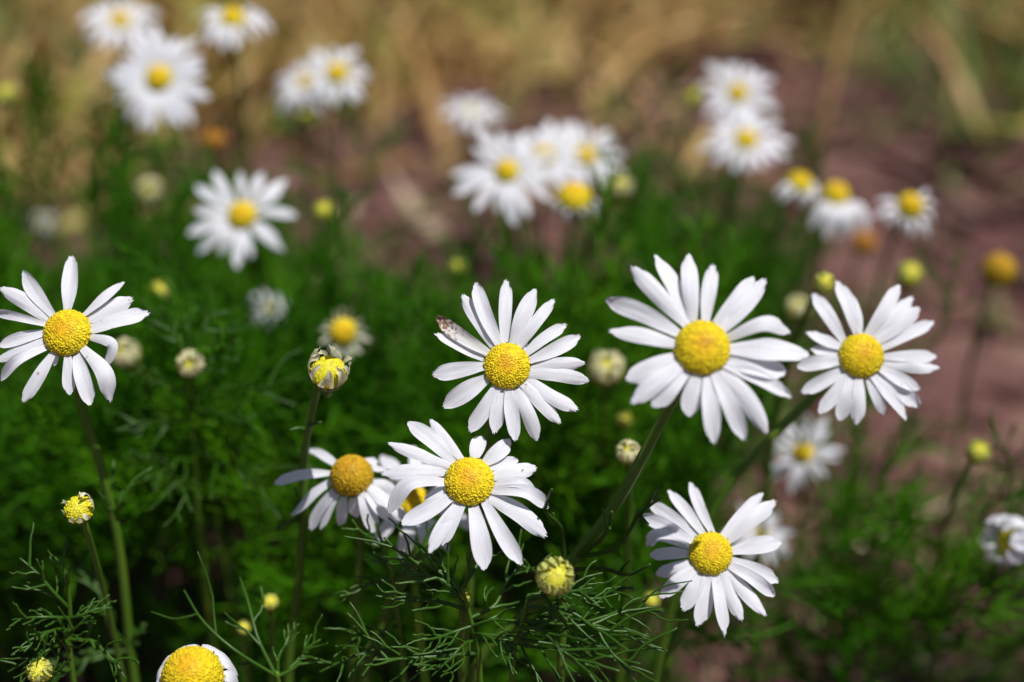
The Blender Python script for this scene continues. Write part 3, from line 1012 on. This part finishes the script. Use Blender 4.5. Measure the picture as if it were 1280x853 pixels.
J = head("daisy", "big yellow cone with white petals folded down, cut by the bottom edge", "daisy", 238, 842, 0.372, 40, camdir(0.02, 0.5, 0.86), (0.01, 0.01),
         H=1.2, group="white daisies in the flower patch", hero=True, seed=44, stem_r=0.0013)
_r, _o, Cj, nj, Rj, _p = J
aj, bj, nj = frame(nj)
for k in range(15):
    p = 6.2832 * k / 15 + random.uniform(-0.1, 0.1)
    e = aj * math.cos(p) + bj * math.sin(p)
    v, f, uv = petal_arrays([Cj + e * Rj * 0.92, Cj + e * Rj * 1.20 + nj * Rj * 0.10, Cj + e * Rj * 1.36 - nj * Rj * 0.45, Cj + e * Rj * 1.25 - nj * Rj * random.uniform(1.3, 1.7)],
                            unit(nj + e * 0.6), Rj * 0.62, twist=random.uniform(-0.2, 0.2), cup=-0.15, notch=0.015)
    mb = MB(); mb.add(v, f, uv); mb.build("petal", M_PETAL, _r, _o)

# ---- buds
bud("half closed white daisy cut by the right frame edge", 1268, 676, 0.47, 25, camdir(-0.78, 0.12, 0.62), 'white', seed=43, name="daisy", cat="daisy", group="white daisies in the flower patch")
I = bud("half opened sharp bud with short curled cream petals on a thin dark stem", 411, 463, 0.385, 23.5, camdir(0.12, 0.52, 0.85), 'opening',
        stem=[(397, 487), (381, 560), (379, 640), (372, 740), (360, 850)], seed=51, hero=True, count=16, stem_r=0.0010)
_r, _o, _p = I[0], I[1], I[5]
for k, (sy, ex, ey) in enumerate([(538, 362, 538), (540, 402, 528), (652, 345, 662), (650, 368, 610)]):
    b0 = near_on(_p, sy)
    leaf_part(_r, _o, b0, at(ex, ey, project(b0)[2] - 0.004), lobes=1, seed=40 + k, fork=False, r0=0.0006, bow=0.2)

bud("small yellow bud with white flecks left of the thin green stem", 98, 636, 0.382, 18, camdir(0.1, 0.4, 0.9), 'opening', seed=52, count=8)
bud("spiky yellow green bud in the leaf tuft at the lower left corner", 49, 838, 0.385, 16, camdir(0.1, 0.5, 0.85), 'green', seed=53)
bud("yellow green bud with pale tips in front of the thick slanting stem", 694, 720, 0.364, 24, camdir(0.1, 0.35, 0.93), 'green', seed=54, stem=[(700, 745), (705, 780), (700, 850)], hero=True, count=20)
bud("small cream bud just left of the thick slanting stem, below the largest daisy", 785, 565, 0.42, 15, camdir(-0.1, 0.5, 0.85), 'cream', seed=55)
bud("round cream bud in the feathery leaves right of the left daisy", 238, 454, 0.45, 17, camdir(0.2, 0.1, 0.97), 'cream', seed=56)
bud("cream bud softer than its neighbour, touching the left daisy at right", 157, 442, 0.485, 18, camdir(-0.2, 0.4, 0.9), 'cream', seed=57)
bud("blurred cream bud between the middle daisy and the largest daisy", 758, 460, 0.48, 22, camdir(0.0, 0.6, 0.8), 'cream', seed=58)
bud("yellow green bud with white stripes above the narrow petalled daisy", 1031, 353, 0.452, 13, camdir(0.1, 0.2, 0.97), 'green', seed=59)
bud("pale cream blurred bud behind the gap between the two right daisies", 998, 385, 0.51, 16, camdir(0.1, 0.7, 0.7), 'cream', seed=60)
bud("round green bud on the right, below the side on daisy", 1138, 341, 0.56, 16, camdir(0.1, 0.5, 0.85), 'green', seed=61)
bud("bright yellow green bud alone in the shade at the lower right", 1224, 563, 0.475, 15, camdir(0.1, 0.5, 0.85), 'green', seed=62)
bud("half closed cream bud at the right end of the top centre cluster", 773, 232, 0.585, 17, camdir(0.4, 0.5, 0.76), 'cream', seed=63)
bud("pale cream bud under the round full daisy at upper left", 187, 238, 0.60, 17, camdir(0.1, 0.2, 0.97), 'cream', seed=64)
bud("yellow green blurred bud right of the lone upper left daisy", 405, 262, 0.56, 13, camdir(0.1, 0.5, 0.85), 'green', seed=65)
bud("green bud hanging below the upper left pair of daisies", 384, 146, 0.66, 12, camdir(0.1, 0.5, 0.85), 'green', seed=66)
bud("small yellow bud in dark leaves between the bottom cone and the bud stem", 338, 752, 0.425, 10.5, camdir(0.1, 0.5, 0.85), 'green', seed=67)
bud("dim olive bud lower left of the small yellow one in dark leaves", 305, 784, 0.44, 9, camdir(0.1, 0.5, 0.85), 'green', seed=68)
bud("brownish tight bud among sharp leaves under the lower middle daisy", 580, 746, 0.39, 9, camdir(0.1, 0.6, 0.8), 'green', seed=69)
bud("yellow dot of a bud deep behind the small cream bud", 781, 524, 0.50, 10, camdir(0.1, 0.5, 0.85), 'green', seed=70)
bud("yellow green blurred bud above the middle daisy", 572, 335, 0.57, 12, camdir(0.1, 0.5, 0.85), 'green', seed=71)
bud("yellow green blurred bud under the lone upper left daisy", 201, 361, 0.54, 12, camdir(0.1, 0.5, 0.85), 'green', seed=72)
bud("green bud at the left frame edge near the top", 7, 117, 0.66, 14, camdir(0.1, 0.5, 0.85), 'green', seed=73)
bud("olive bud low in the shade left of the ragged lower right daisy", 815, 750, 0.47, 10, camdir(0.1, 0.5, 0.85), 'green', seed=74)
bud("pale green bud left of the stacked pair at top right", 868, 121, 0.68, 12, camdir(0.1, 0.5, 0.85), 'green', seed=75)
bud("bare brown orange head without petals below the round full daisy", 266, 172, 0.63, 17, camdir(0.1, 0.4, 0.9), 'brown', seed=76, name="seed_head", cat="seed head")
bud("bare dull ochre head on its own at the right frame edge", 1250, 335, 0.60, 21, camdir(-0.05, 0.4, 0.9), 'spent', seed=77, name="seed_head", cat="seed head")
bud("faint orange brown head behind the broad petalled hanging daisy", 1081, 302, 0.70, 16, camdir(0.1, 0.4, 0.9), 'brown', seed=78, name="seed_head", cat="seed head")


# ---------------------------------------------------------------- sharp leafy sprigs in the foreground
def sprig(label, stem_px, d, leaves, seed, r=0.0009, dy=0.0):
    rnd = random.Random(seed)
    top = at(*stem_px[0], d)
    pts = [top] + [at_y(px, py, top[1] + dy) for px, py in stem_px[1:]]
    g = pts[-1] + (pts[-1] - pts[0]) * 0.2
    g[2] = -0.005
    path = spline((pts + [(pts[-1] + g) / 2, g])[::-1], 24)
    root = thing("leafy_sprig", path[0] * np.array([1, 1, 0]), label, "leafy sprig", "feathery leaf sprigs in the foreground")
    o = np.array(root.location)
    mb = MB(); v, f = tube_arrays(path, r * 1.3, r * 0.45, 7, ridge=0.1); mb.add(v, f)
    mb.build("stem", M_STEM, root, o)
    for k, (sx, sy, ex, ey, dd, lb) in enumerate(leaves):
        b0 = min(path, key=lambda p: (project(p)[0] - sx) ** 2 + (project(p)[1] - sy) ** 2)
        leaf_part(root, o, b0, at(ex, ey, d + dd), lobes=max(2, int(lb * 1.0)), seed=seed * 50 + k, bow=rnd.uniform(-0.14, 0.26), lobe_len=rnd.uniform(0.45, 0.8), sparse=True,
                  r0=rnd.uniform(0.00038, 0.00052), up=(rnd.uniform(-.4, .4), -0.7, rnd.uniform(0.3, 1)))


sprig("sharp tangle of thread leaves under the lower middle daisy at bottom centre", [(578, 735), (592, 790), (600, 852)], 0.384, [
    (580, 740, 480, 672, 0.0, 5), (585, 760, 470, 745, 0.004, 8), (585, 765, 500, 700, 0.01, 7), (590, 775, 660, 705, 0.012, 7), (590, 780, 690, 770, 0.0, 8),
    (592, 785, 530, 800, -0.004, 8), (592, 790, 650, 815, -0.006, 8), (596, 800, 540, 845, -0.004, 8), (580, 738, 612, 690, 0.004, 4), (596, 800, 720, 815, -0.002, 9),
    (580, 740, 540, 700, 0.006, 5), (597, 815, 470, 825, 0.004, 8)], 3)
sprig("sprig of long arching leaves right of bottom centre, beside the yellow green bud", [(660, 745), (650, 790), (640, 852)], 0.377, [
    (658, 750, 775, 742, 0.004, 6), (655, 760, 790, 790, 0.0, 8), (652, 775, 830, 765, 0.006, 8), (650, 785, 745, 835, -0.004, 8), (660, 745, 740, 735, 0.0, 4),
    (645, 800, 800, 830, -0.004, 9), (660, 745, 715, 770, -0.006, 4)], 4)
sprig("leafy tuft in the lower left corner round the spiky bud", [(85, 715), (88, 770), (92, 852)], 0.392, [
    (86, 760, 25, 698, 0.0, 6), (87, 770, 15, 775, 0.0, 7), (88, 775, 140, 760, 0.006, 7), (86, 740, 80, 680, 0.0, 4), (90, 790, 30, 815, -0.006, 8), (90, 800, 150, 830, -0.004, 8),
    (90, 805, 10, 840, 0.0, 8), (90, 815, 110, 770, -0.006, 6), (92, 830, 60, 790, -0.005, 7)], 5)
sprig("thin soft sprig with a straight bare blade, right of the bottom cone", [(345, 845), (350, 870)], 0.40, [
    (345, 845, 230, 738, 0.004, 3), (340, 845, 300, 722, 0.012, 2), (348, 850, 400, 800, 0.0, 5), (348, 850, 360, 780, 0.004, 4)], 6)
sprig("fine sprig behind the drooping petals of the ochre cone daisy", [(470, 655), (490, 720), (500, 800), (505, 852)], 0.40, [
    (480, 690, 440, 650, 0.0, 3), (490, 720, 560, 640, 0.004, 4), (490, 730, 425, 745, 0.004, 7), (498, 780, 440, 800, 0.0, 8), (500, 800, 400, 840, 0.0, 8)], 7)
sprig("soft feathery sprig holding the round cream bud at left", [(225, 420), (235, 500), (245, 580), (250, 660)], 0.452, [
    (230, 440, 200, 385, 0, 6), (230, 450, 270, 385, 0, 6), (233, 480, 300, 425, 0.004, 7), (234, 490, 170, 460, 0, 7), (236, 500, 375, 465, 0.0, 6), (238, 520, 320, 520, 0, 8),
    (240, 530, 160, 530, 0, 8), (243, 560, 330, 590, 0, 8), (245, 570, 180, 600, 0, 8), (247, 600, 240, 640, -0.01, 6)], 8)
